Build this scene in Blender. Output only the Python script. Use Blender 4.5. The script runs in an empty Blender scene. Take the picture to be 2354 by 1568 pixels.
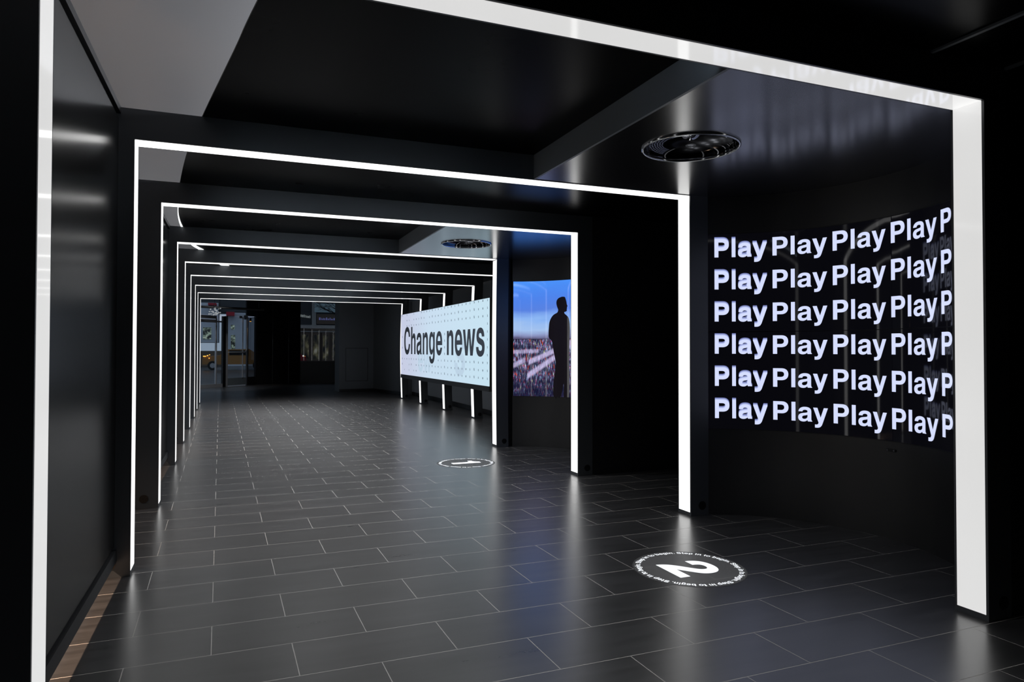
import bpy, bmesh, math, random
from mathutils import Vector, Matrix
random.seed(7)
PI = math.pi
sc = bpy.context.scene
COL = sc.collection

# ------------------------------------------------------------------ camera, world, exposure, lights
F_PX, YAW, PITCH, ROLL = 1581.216, math.radians(21.8246), math.radians(0.9346), math.radians(0.0845)
cam_d = bpy.data.cameras.new('camera')
cam_d.sensor_fit = 'HORIZONTAL'; cam_d.sensor_width = 36.0
cam_d.lens = 36.0 * F_PX / 2354.0
cam_d.shift_y = -5.573 / 2354.0
cam_d.clip_start = 0.05; cam_d.clip_end = 300
cam = bpy.data.objects.new('camera', cam_d); COL.objects.link(cam)
_f = Vector((math.sin(YAW), math.cos(YAW), 0)); _r = Vector((math.cos(YAW), -math.sin(YAW), 0)); _u = Vector((0, 0, 1))
_f2 = _f * math.cos(PITCH) + _u * math.sin(PITCH); _u2 = _u * math.cos(PITCH) - _f * math.sin(PITCH)
_r3 = _r * math.cos(ROLL) + _u2 * math.sin(ROLL); _u3 = _u2 * math.cos(ROLL) - _r * math.sin(ROLL)
M = Matrix.Identity(4)
for i in range(3):
    M[i][0] = _r3[i]; M[i][1] = _u3[i]; M[i][2] = -_f2[i]
M[0][3], M[1][3], M[2][3] = 0, 0, 1.55
cam.matrix_world = M
sc.camera = cam

sc.view_settings.view_transform = 'Standard'
sc.view_settings.look = 'None'
sc.view_settings.gamma = 1.0
sc.view_settings.use_curve_mapping = False
sc.view_settings.exposure = 0.0

world = bpy.data.worlds.new('world'); sc.world = world
world.use_nodes = True
wn = world.node_tree.nodes; wl = world.node_tree.links
bg = wn['Background']
bg.inputs['Color'].default_value = (0.62, 0.72, 0.90, 1)      # dusk sky beyond the doors
bg.inputs['Strength'].default_value = 0.5

def lamp(name, kind, loc, energy, color, rot=(0, 0, 0), size=0.1, sizey=None, spot=None, blend=0.5):
    d = bpy.data.lights.new(name, kind); d.energy = energy; d.color = color
    if kind == 'AREA':
        d.size = size
        if sizey: d.shape = 'RECTANGLE'; d.size_y = sizey
    else:
        d.shadow_soft_size = size
    if spot: d.spot_size = spot; d.spot_blend = blend
    o = bpy.data.objects.new(name, d); COL.objects.link(o); o.location = loc; o.rotation_euler = rot
    return o
# added unseen lamps warming the floor at left (fixtures are built further down)
ADDED_SCONCES = [(4.1, 2400), (6.5, 150), (9.0, 800), (12.0, 260), (15.0, 260), (18.0, 260)]
for y, e in ADDED_SCONCES:
    lamp('added_wall_lamp', 'SPOT', (-2.98, y, 2.2), e, (1.0, 0.68, 0.46), rot=(0, math.radians(-42), 0), size=0.05, spot=math.radians(50), blend=0.5)
# added unseen uplights on top of the black canopy; they brighten the grey soffit
FILL_UPLIGHTS = [(2.5, -0.6), (2.2, 1.6), (1.9, 3.9), (1.7, 6.2), (1.5, 8.5), (1.45, 10.8), (1.5, 13.1), (1.7, 15.4), (2.2, 17.7)]
for x, y in FILL_UPLIGHTS:
    lamp('fill_uplight_lamp', 'AREA', (x, y, 3.44), 19, (0.95, 0.96, 1.0), rot=(PI, math.radians(-40), 0), size=0.25, sizey=2.0)

# added fill spots hidden behind every lintel, plus one pair before the first
FILL_SPOTS = [(x, y) for y in (1.1, 3.02, 5.85, 8.1, 10.85, 13.2, 15.5, 17.9, 20.1) for x in (0.75, 1.95)]
for x, y in FILL_SPOTS:
    lamp('fill_spot_lamp', 'SPOT', (x, y, 3.13), 18 if y < 1.2 else 85 if y < 7 else 210 if y < 12 else 340, (0.96, 0.98, 1.0), size=0.05, spot=math.radians(118), blend=1.0)

# added spots in the two ceiling domes, to brighten the floor stickers
for x, y in ((2.998, 4.095), (2.93, 9.005)):
    lamp('dome_fill_lamp', 'SPOT', (x, y, 3.02), 430, (0.97, 0.985, 1.0), size=0.008, spot=math.radians(15.0), blend=0.06)
# added fill lamp in the far hall, one amber lamp beside the glass doors
lamp('hall_fill_lamp', 'SPOT', (-0.6, 26.5, 3.85), 260, (0.95, 0.97, 1.0), rot=(math.radians(42), 0, math.radians(8)), size=0.06, spot=math.radians(70), blend=0.8)
lamp('amber_lamp', 'SPOT', (0.55, 31.7, 2.72), 7, (1.0, 0.62, 0.25), size=0.03, spot=math.radians(60), blend=0.5)
# added cool fill lights hidden behind each lintel, to brighten the next one
FILL_WASHERS = [2.67, 5.366, 7.581, 10.281, 12.524, 14.73, 16.985, 19.194]
for y in FILL_WASHERS:
    o = lamp('fill_washer_lamp', 'AREA', (1.6, y + 0.245, 3.10), 60, (0.72, 0.86, 1.0), rot=(math.radians(90), 0, PI), size=3.6, sizey=0.04)
    o.data.spread = math.radians(70)

# ------------------------------------------------------------------ material helpers
def new_mat(name):
    m = bpy.data.materials.new(name); m.use_nodes = True
    nt = m.node_tree; b = nt.nodes['Principled BSDF']
    return m, nt, nt.nodes, nt.links, b
def S(b, **k):
    names = dict(base='Base Color', rough='Roughness', metal='Metallic', spec='Specular IOR Level', ior='IOR', emc='Emission Color',
                 ems='Emission Strength', coat='Coat Weight', coatr='Coat Roughness', coati='Coat IOR', trans='Transmission Weight', alpha='Alpha', aniso='Anisotropic')
    for a, v in k.items():
        b.inputs[names[a]].default_value = (*v, 1) if isinstance(v, tuple) and len(v) == 3 else v
def nd(N, t, **k):
    n = N.new(t)
    for a, v in k.items(): setattr(n, a, v)
    return n
def math_n(N, L, op, a, b=None, c=None):
    n = N.new('ShaderNodeMath'); n.operation = op
    for i, v in enumerate((a, b, c)):
        if v is None: continue
        if isinstance(v, (int, float)): n.inputs[i].default_value = v
        else: L.new(v, n.inputs[i])
    return n.outputs[0]
def ramp(N, L, fac, stops, interp='LINEAR'):
    r = N.new('ShaderNodeValToRGB'); r.color_ramp.interpolation = interp
    e = r.color_ramp.elements
    while len(e) > 1: e.remove(e[0])
    e[0].position = stops[0][0]; e[0].color = (*stops[0][1], 1)
    for p, c in stops[1:]:
        q = e.new(p); q.color = (*c, 1)
    L.new(fac, r.inputs[0]); return r.outputs[0]
def lin(r, g, b):
    f = lambda v: (v / 255 / 12.92) if v / 255 <= 0.04045 else ((v / 255 + 0.055) / 1.055) ** 2.4
    return (f(r), f(g), f(b))
def plain(name, base, rough=0.5, metal=0.0, noise=0.0, scale=8, ior=1.45, **k):
    m, nt, N, L, b = new_mat(name)
    S(b, base=base, rough=rough, metal=metal, ior=ior, **k)
    if noise:
        tc = nd(N, 'ShaderNodeTexCoord'); no = nd(N, 'ShaderNodeTexNoise'); no.inputs['Scale'].default_value = scale; no.inputs['Detail'].default_value = 4
        L.new(tc.outputs['Object'], no.inputs['Vector'])
        mr = nd(N, 'ShaderNodeMapRange'); mr.inputs['To Min'].default_value = max(0.02, rough - noise); mr.inputs['To Max'].default_value = rough + noise
        L.new(no.outputs['Fac'], mr.inputs['Value']); L.new(mr.outputs[0], b.inputs['Roughness'])
    return m

MAT = {}
MAT['satin'] = plain('black_powder_coat', (0.040, 0.044, 0.050), 0.36, noise=0.04, scale=3, ior=1.6)
MAT['panel'] = plain('black_brushed_panel', (0.005, 0.0048, 0.0045), 0.21, noise=0.01, scale=2, ior=1.65)
MAT['ceil'] = plain('black_gloss_ceiling', (0.001, 0.0011, 0.0014), 0.28, noise=0.02, scale=2, ior=1.13)
MAT['soffit'] = plain('black_gloss_soffit', (0.008, 0.008, 0.010), 0.20, noise=0.01, scale=3, ior=2.25)
MAT['bulk'] = plain('charcoal_bulkhead', (0.16, 0.175, 0.195), 0.42, noise=0.03)
MAT['grey'] = plain('grey_ceiling_paint', (0.72, 0.73, 0.76), 0.6, noise=0.05, scale=1.2)
MAT['niche'] = plain('black_niche_laminate', (0.006, 0.006, 0.007), 0.42, noise=0.03, ior=1.7)
MAT['wallblk'] = plain('matt_black_wall', (0.006, 0.006, 0.007), 0.5, noise=0.04)
MAT['wallcharcoal'] = plain('charcoal_wall', (0.11, 0.12, 0.135), 0.5, noise=0.04)
MAT['wallgrey'] = plain('slate_grey_wall', (0.26, 0.29, 0.33), 0.55, noise=0.04)
MAT['blacktrim'] = plain('black_trim', (0.004, 0.004, 0.0045), 0.4)
MAT['rail'] = plain('dark_grey_rail', (0.012, 0.0125, 0.014), 0.42)
MAT['chrome'] = plain('dark_chrome', (0.32, 0.33, 0.36), 0.07, metal=1.0, noise=0.02)
MAT['bowl'] = plain('smoked_mirror', (0.09, 0.092, 0.10), 0.06, metal=1.0)
MAT['rim'] = plain('bright_rim', (0.55, 0.56, 0.58), 0.12, metal=1.0)
MAT['steel'] = plain('brushed_steel', (0.42, 0.42, 0.44), 0.32, metal=0.55, noise=0.05, scale=20)
MAT['plate'] = plain('satin_steel_plate', (0.20, 0.23, 0.25), 0.4, metal=0.5)
MAT['cap'] = plain('bronze_cap', (0.20, 0.16, 0.13), 0.18, metal=1.0)
MAT['stone'] = plain('black_stone', (0.006, 0.006, 0.007), 0.35, noise=0.04, ior=1.3)

def strip_mat(name, strength, col=(1.0, 0.995, 0.985)):
    m, nt, N, L, b = new_mat(name)
    S(b, base=(0.5, 0.5, 0.5), rough=0.06, emc=col, ems=strength, ior=1.45)
    tc = nd(N, 'ShaderNodeTexCoord'); no = nd(N, 'ShaderNodeTexNoise'); no.inputs['Scale'].default_value = 1.1
    L.new(tc.outputs['Object'], no.inputs['Vector'])
    mr = nd(N, 'ShaderNodeMapRange'); mr.inputs['To Min'].default_value = strength * 0.93; mr.inputs['To Max'].default_value = strength * 1.07
    L.new(no.outputs['Fac'], mr.inputs['Value']); L.new(mr.outputs[0], b.inputs['Emission Strength'])
    return m
STRIP = [strip_mat('led_diffuser_%s' % n, s) for n, s in (('near', 0.66), ('middle', 1.7), ('far', 1.5))]

def glass_mat(name, tint=(0.85, 0.9, 0.92), refl=0.12):
    m, nt, N, L, b = new_mat(name)
    N.remove(b); out = N['Material Output']
    tr = nd(N, 'ShaderNodeBsdfTransparent'); tr.inputs[0].default_value = (*tint, 1)
    gl = nd(N, 'ShaderNodeBsdfGlossy'); gl.inputs['Roughness'].default_value = 0.02; gl.inputs[0].default_value = (0.9, 0.9, 0.9, 1)
    lw = nd(N, 'ShaderNodeLayerWeight'); lw.inputs[0].default_value = 0.5; frv = math_n(N, L, 'MULTIPLY_ADD', math_n(N, L, 'POWER', lw.outputs['Facing'], 4.0), 0.9, 0.04)
    mx = nd(N, 'ShaderNodeMixShader'); L.new(frv, mx.inputs[0]); L.new(tr.outputs[0], mx.inputs[1]); L.new(gl.outputs[0], mx.inputs[2])
    L.new(mx.outputs[0], out.inputs['Surface'])
    return m
MAT['glass'] = glass_mat('door_glass')
MAT['tint'] = glass_mat('tinted_glass', (0.55, 0.58, 0.6))

def floor_mat():
    m, nt, N, L, b = new_mat('charcoal_floor_tile')
    tc = nd(N, 'ShaderNodeTexCoord'); sx = nd(N, 'ShaderNodeSeparateXYZ'); L.new(tc.outputs['Object'], sx.inputs[0])
    X, Y = sx.outputs[0], sx.outputs[1]
    v = math_n(N, L, 'DIVIDE', math_n(N, L, 'SUBTRACT', Y, 3.0344), 0.39564)
    row = math_n(N, L, 'FLOOR', v)
    xs = math_n(N, L, 'MULTIPLY_ADD', Y, 0.0205, X)
    u = math_n(N, L, 'DIVIDE', math_n(N, L, 'SUBTRACT', xs, 3.0985), 0.78204)
    u = math_n(N, L, 'MULTIPLY_ADD', math_n(N, L, 'FLOORED_MODULO', row, 2.0), 0.5, u)
    ui = math_n(N, L, 'FLOOR', u)
    fu = math_n(N, L, 'FRACT', u); fv = math_n(N, L, 'FRACT', v)
    du = math_n(N, L, 'MULTIPLY', math_n(N, L, 'MINIMUM', fu, math_n(N, L, 'SUBTRACT', 1.0, fu)), 0.78204)
    dv = math_n(N, L, 'MULTIPLY', math_n(N, L, 'MINIMUM', fv, math_n(N, L, 'SUBTRACT', 1.0, fv)), 0.39564)
    dd = math_n(N, L, 'MINIMUM', du, dv)
    grout = math_n(N, L, 'LESS_THAN', dd, 0.0022)
    # tile identity
    cb = nd(N, 'ShaderNodeCombineXYZ'); L.new(ui, cb.inputs[0]); L.new(row, cb.inputs[1])
    wnz = nd(N, 'ShaderNodeTexWhiteNoise'); wnz.noise_dimensions = '2D'; L.new(cb.outputs[0], wnz.inputs['Vector'])
    # streaky stone grain along each tile
    mp = nd(N, 'ShaderNodeMapping'); mp.inputs['Scale'].default_value = (1.6, 14.0, 1)
    L.new(tc.outputs['Object'], mp.inputs[0])
    off = nd(N, 'ShaderNodeVectorMath'); off.operation = 'ADD'; L.new(mp.outputs[0], off.inputs[0])
    mo = nd(N, 'ShaderNodeVectorMath'); mo.operation = 'SCALE'; mo.inputs['Scale'].default_value = 20; L.new(wnz.outputs['Color'], mo.inputs[0]); L.new(mo.outputs[0], off.inputs[1])
    no = nd(N, 'ShaderNodeTexNoise'); no.inputs['Scale'].default_value = 1.0; no.inputs['Detail'].default_value = 6; no.inputs['Roughness'].default_value = 0.62
    L.new(off.outputs[0], no.inputs['Vector'])
    val = math_n(N, L, 'MULTIPLY_ADD', wnz.outputs['Value'], 0.22, math_n(N, L, 'MULTIPLY_ADD', math_n(N, L, 'MAXIMUM', no.outputs['Fac'], 0.34), 2.0, -0.08))
    tile = nd(N, 'ShaderNodeMix'); tile.data_type = 'RGBA'; tile.blend_type = 'MULTIPLY'; tile.inputs[0].default_value = 1.0
    tile.inputs[6].default_value = (0.0225, 0.0223, 0.0237, 1)
    cc = nd(N, 'ShaderNodeCombineXYZ')
    for i in range(3): L.new(val, cc.inputs[i])
    L.new(cc.outputs[0], tile.inputs[7])
    mx = nd(N, 'ShaderNodeMix'); mx.data_type = 'RGBA'; L.new(grout, mx.inputs[0]); L.new(tile.outputs[2], mx.inputs[6])
    mx.inputs[7].default_value = (0.27, 0.25, 0.23, 1)
    L.new(mx.outputs[2], b.inputs['Base Color'])
    rg = math_n(N, L, 'MULTIPLY_ADD', no.outputs['Fac'], 0.03, 0.265)
    rr = math_n(N, L, 'MULTIPLY_ADD', grout, 0.35, rg); L.new(rr, b.inputs['Roughness'])
    b.inputs['IOR'].default_value = 2.55
    bp = nd(N, 'ShaderNodeBump'); bp.inputs['Strength'].default_value = 0.25; bp.inputs['Distance'].default_value = 0.001
    L.new(math_n(N, L, 'SUBTRACT', 1.0, grout), bp.inputs['Height']); L.new(bp.outputs[0], b.inputs['Normal'])
    return m
MAT['floor'] = floor_mat()

def screen_black():
    m, nt, N, L, b = new_mat('dark_display_glass')
    S(b, base=(0.004, 0.004, 0.006), rough=0.05, ior=1.38, emc=(0.10, 0.10, 0.16), ems=0.02)
    return m
MAT['scrblack'] = screen_black()
def emit(name, col, s, rough=0.2):
    m, nt, N, L, b = new_mat(name); S(b, base=(0.02, 0.02, 0.02), rough=rough, emc=col, ems=s); return m
MAT['playtext'] = emit('play_lettering_light', lin(214, 222, 255), 1.0, 0.1)
for q, (c_, e_) in enumerate(((lin(198, 208, 250), 1.0), (lin(172, 182, 228), 1.0), (lin(140, 150, 200), 1.0), (lin(104, 112, 165), 1.0))):
    MAT['playfade%d' % q] = emit('play_lettering_fading', c_, e_, 0.1)

def city_mat():
    m, nt, N, L, b = new_mat('city_dusk_video')
    uv = nd(N, 'ShaderNodeUVMap'); sp = nd(N, 'ShaderNodeSeparateXYZ'); L.new(uv.outputs[0], sp.inputs[0])
    U, V = sp.outputs[0], sp.outputs[1]         # metres along the screen, height in metres
    t = math_n(N, L, 'DIVIDE', math_n(N, L, 'SUBTRACT', V, 0.806), 1.846)
    wob = nd(N, 'ShaderNodeTexNoise'); mpn = nd(N, 'ShaderNodeMapping'); mpn.inputs['Scale'].default_value = (0.8, 3.2, 1)
    L.new(uv.outputs[0], mpn.inputs[0]); L.new(mpn.outputs[0], wob.inputs['Vector']); wob.inputs['Scale'].default_value = 1.3; wob.inputs['Detail'].default_value = 3
    t2 = math_n(N, L, 'ADD', t, math_n(N, L, 'MULTIPLY', math_n(N, L, 'SUBTRACT', wob.outputs['Fac'], 0.5), 0.16))
    sky = ramp(N, L, t2, [(0.50, lin(96, 92, 128)), (0.535, lin(140, 150, 195)), (0.60, lin(165, 195, 238)), (0.67, lin(140, 182, 244)),
                          (0.76, lin(88, 130, 226)), (0.86, lin(78, 132, 236)), (1.0, lin(74, 146, 250))])
    # city lights: soft thin vertical streaks
    def streak(su, sv, ox, det=2.0):
        mp = nd(N, 'ShaderNodeMapping'); mp.inputs['Scale'].default_value = (su, sv, 1); mp.inputs['Location'].default_value = (ox, ox * 0.7, 0)
        L.new(uv.outputs[0], mp.inputs[0]); n_ = nd(N, 'ShaderNodeTexNoise'); n_.inputs['Scale'].default_value = 1.0; n_.inputs['Detail'].default_value = det
        L.new(mp.outputs[0], n_.inputs['Vector']); return n_
    def stretch(o, a, b_):
        m_ = nd(N, 'ShaderNodeMapRange'); m_.inputs['From Min'].default_value = a; m_.inputs['From Max'].default_value = b_; L.new(o, m_.inputs['Value']); return m_.outputs[0]
    hueN = streak(34, 8, 3.1); inten = stretch(streak(60, 10, 11.0).outputs['Fac'], 0.46, 0.68); patch = stretch(streak(4.5, 8, 5.0, 3).outputs['Fac'], 0.38, 0.62)
    avar = stretch(streak(80, 7, 21.0).outputs['Fac'], 0.35, 0.65)
    hue = ramp(N, L, stretch(hueN.outputs['Fac'], 0.28, 0.72), [(0.0, lin(255, 150, 70)), (0.18, lin(235, 70, 70)), (0.30, lin(120, 140, 200)), (0.45, lin(185, 200, 235)), (0.58, lin(110, 130, 200)),
                                       (0.68, lin(215, 60, 140)), (0.78, lin(235, 235, 250)), (0.9, lin(150, 215, 215)), (1.0, lin(250, 230, 160))])
    hfade = nd(N, 'ShaderNodeMapRange'); hfade.inputs['From Min'].default_value = 0.0; hfade.inputs['From Max'].default_value = 0.34; hfade.inputs['To Min'].default_value = 0.12; L.new(t, hfade.inputs['Value'])
    k = math_n(N, L, 'MULTIPLY', math_n(N, L, 'MULTIPLY_ADD', patch, 0.75, 0.25), hfade.outputs[0])
    k = math_n(N, L, 'MULTIPLY', k, math_n(N, L, 'MULTIPLY_ADD', inten, 1.25, 0.12))
    city = nd(N, 'ShaderNodeMix'); city.data_type = 'RGBA'; city.inputs[6].default_value = (*lin(16, 18, 48), 1); L.new(k, city.inputs[0]); L.new(hue, city.inputs[7])
    # pale road bands
    def band(u0, t0, slope, wid, gain, umax=9, umin=-1):
        d = math_n(N, L, 'ABSOLUTE', math_n(N, L, 'SUBTRACT', t, math_n(N, L, 'MULTIPLY_ADD', math_n(N, L, 'SUBTRACT', U, u0), slope, t0)))
        mr = nd(N, 'ShaderNodeMapRange'); mr.inputs['From Min'].default_value = wid; mr.inputs['From Max'].default_value = wid * 0.4
        L.new(d, mr.inputs['Value'])
        o = math_n(N, L, 'MULTIPLY', mr.outputs[0], gain)
        o = math_n(N, L, 'MULTIPLY', o, math_n(N, L, 'MULTIPLY', math_n(N, L, 'LESS_THAN', U, umax), math_n(N, L, 'GREATER_THAN', U, umin)))
        return math_n(N, L, 'MULTIPLY', o, math_n(N, L, 'MULTIPLY_ADD', avar, 0.5, 0.5))
    b1 = band(0.30, 0.305, 0.24, 0.030, 0.95, umin=0.25); b2 = band(0.30, 0.20, 0.36, 0.034, 0.95, umin=0.23); b3 = band(0.0, 0.385, 0.02, 0.022, 0.65, umax=0.42); b4 = band(0.0, 0.265, 0.25, 0.03, 0.7, umax=0.2)
    bs = math_n(N, L, 'MAXIMUM', math_n(N, L, 'MAXIMUM', b1, b2), math_n(N, L, 'MAXIMUM', b3, b4))
    city2 = nd(N, 'ShaderNodeMix'); city2.data_type = 'RGBA'; L.new(bs, city2.inputs[0]); L.new(city.outputs[2], city2.inputs[6]); city2.inputs[7].default_value = (*lin(205, 195, 238), 1)
    isky = math_n(N, L, 'GREATER_THAN', t, 0.497)
    mx = nd(N, 'ShaderNodeMix'); mx.data_type = 'RGBA'; L.new(isky, mx.inputs[0]); L.new(city2.outputs[2], mx.inputs[6]); L.new(sky, mx.inputs[7])
    L.new(mx.outputs[2], b.inputs['Emission Color']); S(b, base=(0.004, 0.004, 0.006), rough=0.05, ems=1.0)
    return m
MAT['city'] = city_mat()
MAT['manblack'] = emit('silhouette_video_black', lin(16, 12, 18), 1.0, 0.05)

def news_mat():
    m, nt, N, L, b = new_mat('pale_blue_led_display')
    tc = nd(N, 'ShaderNodeTexCoord'); sp = nd(N, 'ShaderNodeSeparateXYZ'); L.new(tc.outputs['Object'], sp.inputs[0])
    mr = nd(N, 'ShaderNodeMapRange'); mr.inputs['From Min'].default_value = 13; mr.inputs['From Max'].default_value = 21; L.new(sp.outputs[1], mr.inputs['Value'])
    c = ramp(N, L, mr.outputs[0], [(0.0, lin(196, 224, 238)), (0.6, lin(198, 218, 236)), (0.85, lin(196, 204, 226)), (1.0, lin(198, 202, 226))])
    L.new(c, b.inputs['Emission Color']); S(b, base=(0.05, 0.05, 0.05), rough=0.25, ems=1.0)
    return m
MAT['news'] = news_mat()
MAT['newstext'] = emit('dark_display_lettering', lin(34, 37, 44), 1.0, 0.2)
MAT['newsdot'] = emit('small_display_lettering', lin(60, 72, 88), 1.0, 0.2)
MAT['newsghost'] = emit('pale_display_shapes', lin(186, 208, 226), 1.0, 0.2)
MAT['newsgrey'] = emit('slate_display_shapes', lin(84, 94, 108), 1.0, 0.2)
MAT['spotlens'] = emit('spot_lens', (0.96, 0.98, 1.0), 3.0)
MAT['arc'] = emit('arc_light_diffuser', (0.95, 0.98, 1.0), 1.6)

def decal_mat(name, base, rough):
    m, nt, N, L, b = new_mat(name); S(b, base=base, rough=rough)
    tc = nd(N, 'ShaderNodeTexCoord'); no = nd(N, 'ShaderNodeTexNoise'); no.inputs['Scale'].default_value = 260; no.inputs['Detail'].default_value = 1
    L.new(tc.outputs['Object'], no.inputs['Vector'])
    bp = nd(N, 'ShaderNodeBump'); bp.inputs['Strength'].default_value = 0.6; bp.inputs['Distance'].default_value = 0.002
    L.new(no.outputs['Fac'], bp.inputs['Height']); L.new(bp.outputs[0], b.inputs['Normal'])
    return m
def decal_film():
    """clear textured vinyl: slightly grey, the grout shows through"""
    m, nt, N, L, b = new_mat('textured_clear_vinyl')
    S(b, base=(0.045, 0.045, 0.046), rough=0.5)
    tc = nd(N, 'ShaderNodeTexCoord'); no = nd(N, 'ShaderNodeTexNoise'); no.inputs['Scale'].default_value = 220; no.inputs['Detail'].default_value = 1
    L.new(tc.outputs['Object'], no.inputs['Vector'])
    bp = nd(N, 'ShaderNodeBump'); bp.inputs['Strength'].default_value = 0.7; bp.inputs['Distance'].default_value = 0.002
    L.new(no.outputs['Fac'], bp.inputs['Height']); L.new(bp.outputs[0], b.inputs['Normal'])
    tr = nd(N, 'ShaderNodeBsdfTransparent'); mx = nd(N, 'ShaderNodeMixShader'); mx.inputs[0].default_value = 0.40
    L.new(tr.outputs[0], mx.inputs[1]); L.new(b.outputs[0], mx.inputs[2]); L.new(mx.outputs[0], N['Material Output'].inputs['Surface'])
    return m
MAT['film'] = decal_film()
MAT['decalwhite'] = decal_mat('white_vinyl', (0.80, 0.82, 0.84), 0.5)

# ------------------------------------------------------------------ mesh helpers
def obj(name, bm, m, parent=None, smooth=False, **tags):
    me = bpy.data.meshes.new(name); bm.normal_update(); bm.to_mesh(me); bm.free()
    o = bpy.data.objects.new(name, me); COL.objects.link(o)
    if m is not None: me.materials.append(MAT[m] if isinstance(m, str) else m)
    if smooth:
        for p in me.polygons: p.use_smooth = True
        if smooth == 'auto': me.set_sharp_from_angle(angle=math.radians(35))
    if parent is not None:
        o.parent = parent
        o.matrix_parent_inverse = Matrix.Translation(-parent.location) if parent.type == 'EMPTY' else Matrix.Identity(4)
    for k, v in tags.items(): o[k] = v
    return o
def sub(name, bm, m, parent, root, **k):
    """a sub-part: its mesh is in the same world coordinates as its parent part"""
    o = obj(name, bm, m, None, **k); o.parent = parent; return o
def thing(name, label, cat, loc=(0, 0, 0), group=None):
    o = bpy.data.objects.new(name, None); COL.objects.link(o); o.location = loc; o.empty_display_size = 0.1
    o['label'] = label; o['category'] = cat
    if group: o['group'] = group
    return o
def tag(o, label, cat, group=None):
    o['label'] = label; o['category'] = cat
    if group: o['group'] = group
    return o
def struct(name, bm, m, **k):
    o = obj(name, bm, m, **k); o['kind'] = 'structure'; return o
def box(bm, x0, x1, y0, y1, z0, z1, bev=0.0):
    r = bmesh.ops.create_cube(bm, size=1.0)
    for v in r['verts']:
        v.co = Vector(((x0 + x1) / 2 + v.co.x * (x1 - x0), (y0 + y1) / 2 + v.co.y * (y1 - y0), (z0 + z1) / 2 + v.co.z * (z1 - z0)))
    if bev:
        ed = set(e for v in r['verts'] for e in v.link_edges)
        bmesh.ops.bevel(bm, geom=list(ed), offset=bev, segments=2, profile=0.5, affect='EDGES')
def BX(*a, **k):
    bm = bmesh.new(); box(bm, *a, **k); return bm
def prism(bm, pts, z0, z1):
    lo = [bm.verts.new((x, y, z0)) for x, y in pts]; hi = [bm.verts.new((x, y, z1)) for x, y in pts]
    n = len(pts)
    bm.faces.new(lo[::-1]); bm.faces.new(hi)
    for i in range(n): bm.faces.new((lo[i], lo[(i + 1) % n], hi[(i + 1) % n], hi[i]))
def cyl(bm, p0, p1, r, seg=16, r2=None):
    p0, p1 = Vector(p0), Vector(p1); d = p1 - p0
    mt = Matrix.Translation((p0 + p1) / 2) @ d.to_track_quat('Z', 'Y').to_matrix().to_4x4()
    bmesh.ops.create_cone(bm, cap_ends=True, segments=seg, radius1=r, radius2=r if r2 is None else r2, depth=d.length, matrix=mt)
def tube(bm, pts, r, seg=10):
    for a, b in zip(pts[:-1], pts[1:]): cyl(bm, a, b, r, seg)
    for p in pts[1:-1]: bmesh.ops.create_uvsphere(bm, u_segments=seg, v_segments=6, radius=r, matrix=Matrix.Translation(p))
def lathe(bm, prof, c, seg=64):
    rings = []
    for r, z in prof:
        rings.append([bm.verts.new((c[0] + r * math.cos(2 * PI * i / seg), c[1] + r * math.sin(2 * PI * i / seg), c[2] + z)) for i in range(seg)] if r > 1e-6 else [bm.verts.new((c[0], c[1], c[2] + z))])
    for a, b in zip(rings[:-1], rings[1:]):
        for i in range(seg):
            j = (i + 1) % seg
            if len(a) == 1: bm.faces.new((a[0], b[j], b[i]))
            elif len(b) == 1: bm.faces.new((a[i], a[j], b[0]))
            else: bm.faces.new((a[i], a[j], b[j], b[i]))
def plate_hole(bm, x0, x1, y0, y1, z0, z1, c, r, seg=64):
    """flat slab with a round hole"""
    # outer loop points projected radially so that quads bridge to the circle
    def outer(a):
        dx, dy = math.cos(a), math.sin(a)
        t = min(((x1 - c[0]) / dx) if dx > 1e-9 else (((x0 - c[0]) / dx) if dx < -1e-9 else 1e9),
                ((y1 - c[1]) / dy) if dy > 1e-9 else (((y0 - c[1]) / dy) if dy < -1e-9 else 1e9))
        return c[0] + dx * t, c[1] + dy * t
    angs = [2 * PI * i / seg for i in range(seg)] + [math.atan2(y - c[1], x - c[0]) % (2 * PI) for x in (x0, x1) for y in (y0, y1)]
    angs = sorted(angs); n = len(angs)
    L = []
    for z in (z0, z1):
        o_ = [bm.verts.new((*outer(a), z)) for a in angs]; i_ = [bm.verts.new((c[0] + r * math.cos(a), c[1] + r * math.sin(a), z)) for a in angs]
        L.append((o_, i_))
    for k in range(n):
        j = (k + 1) % n
        (o0, i0), (o1, i1) = L
        bm.faces.new((o0[j], o0[k], i0[k], i0[j])); bm.faces.new((o1[k], o1[j], i1[j], i1[k]))
        bm.faces.new((i0[k], i1[k], i1[j], i0[j])); bm.faces.new((o0[k], o0[j], o1[j], o1[k]))

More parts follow.
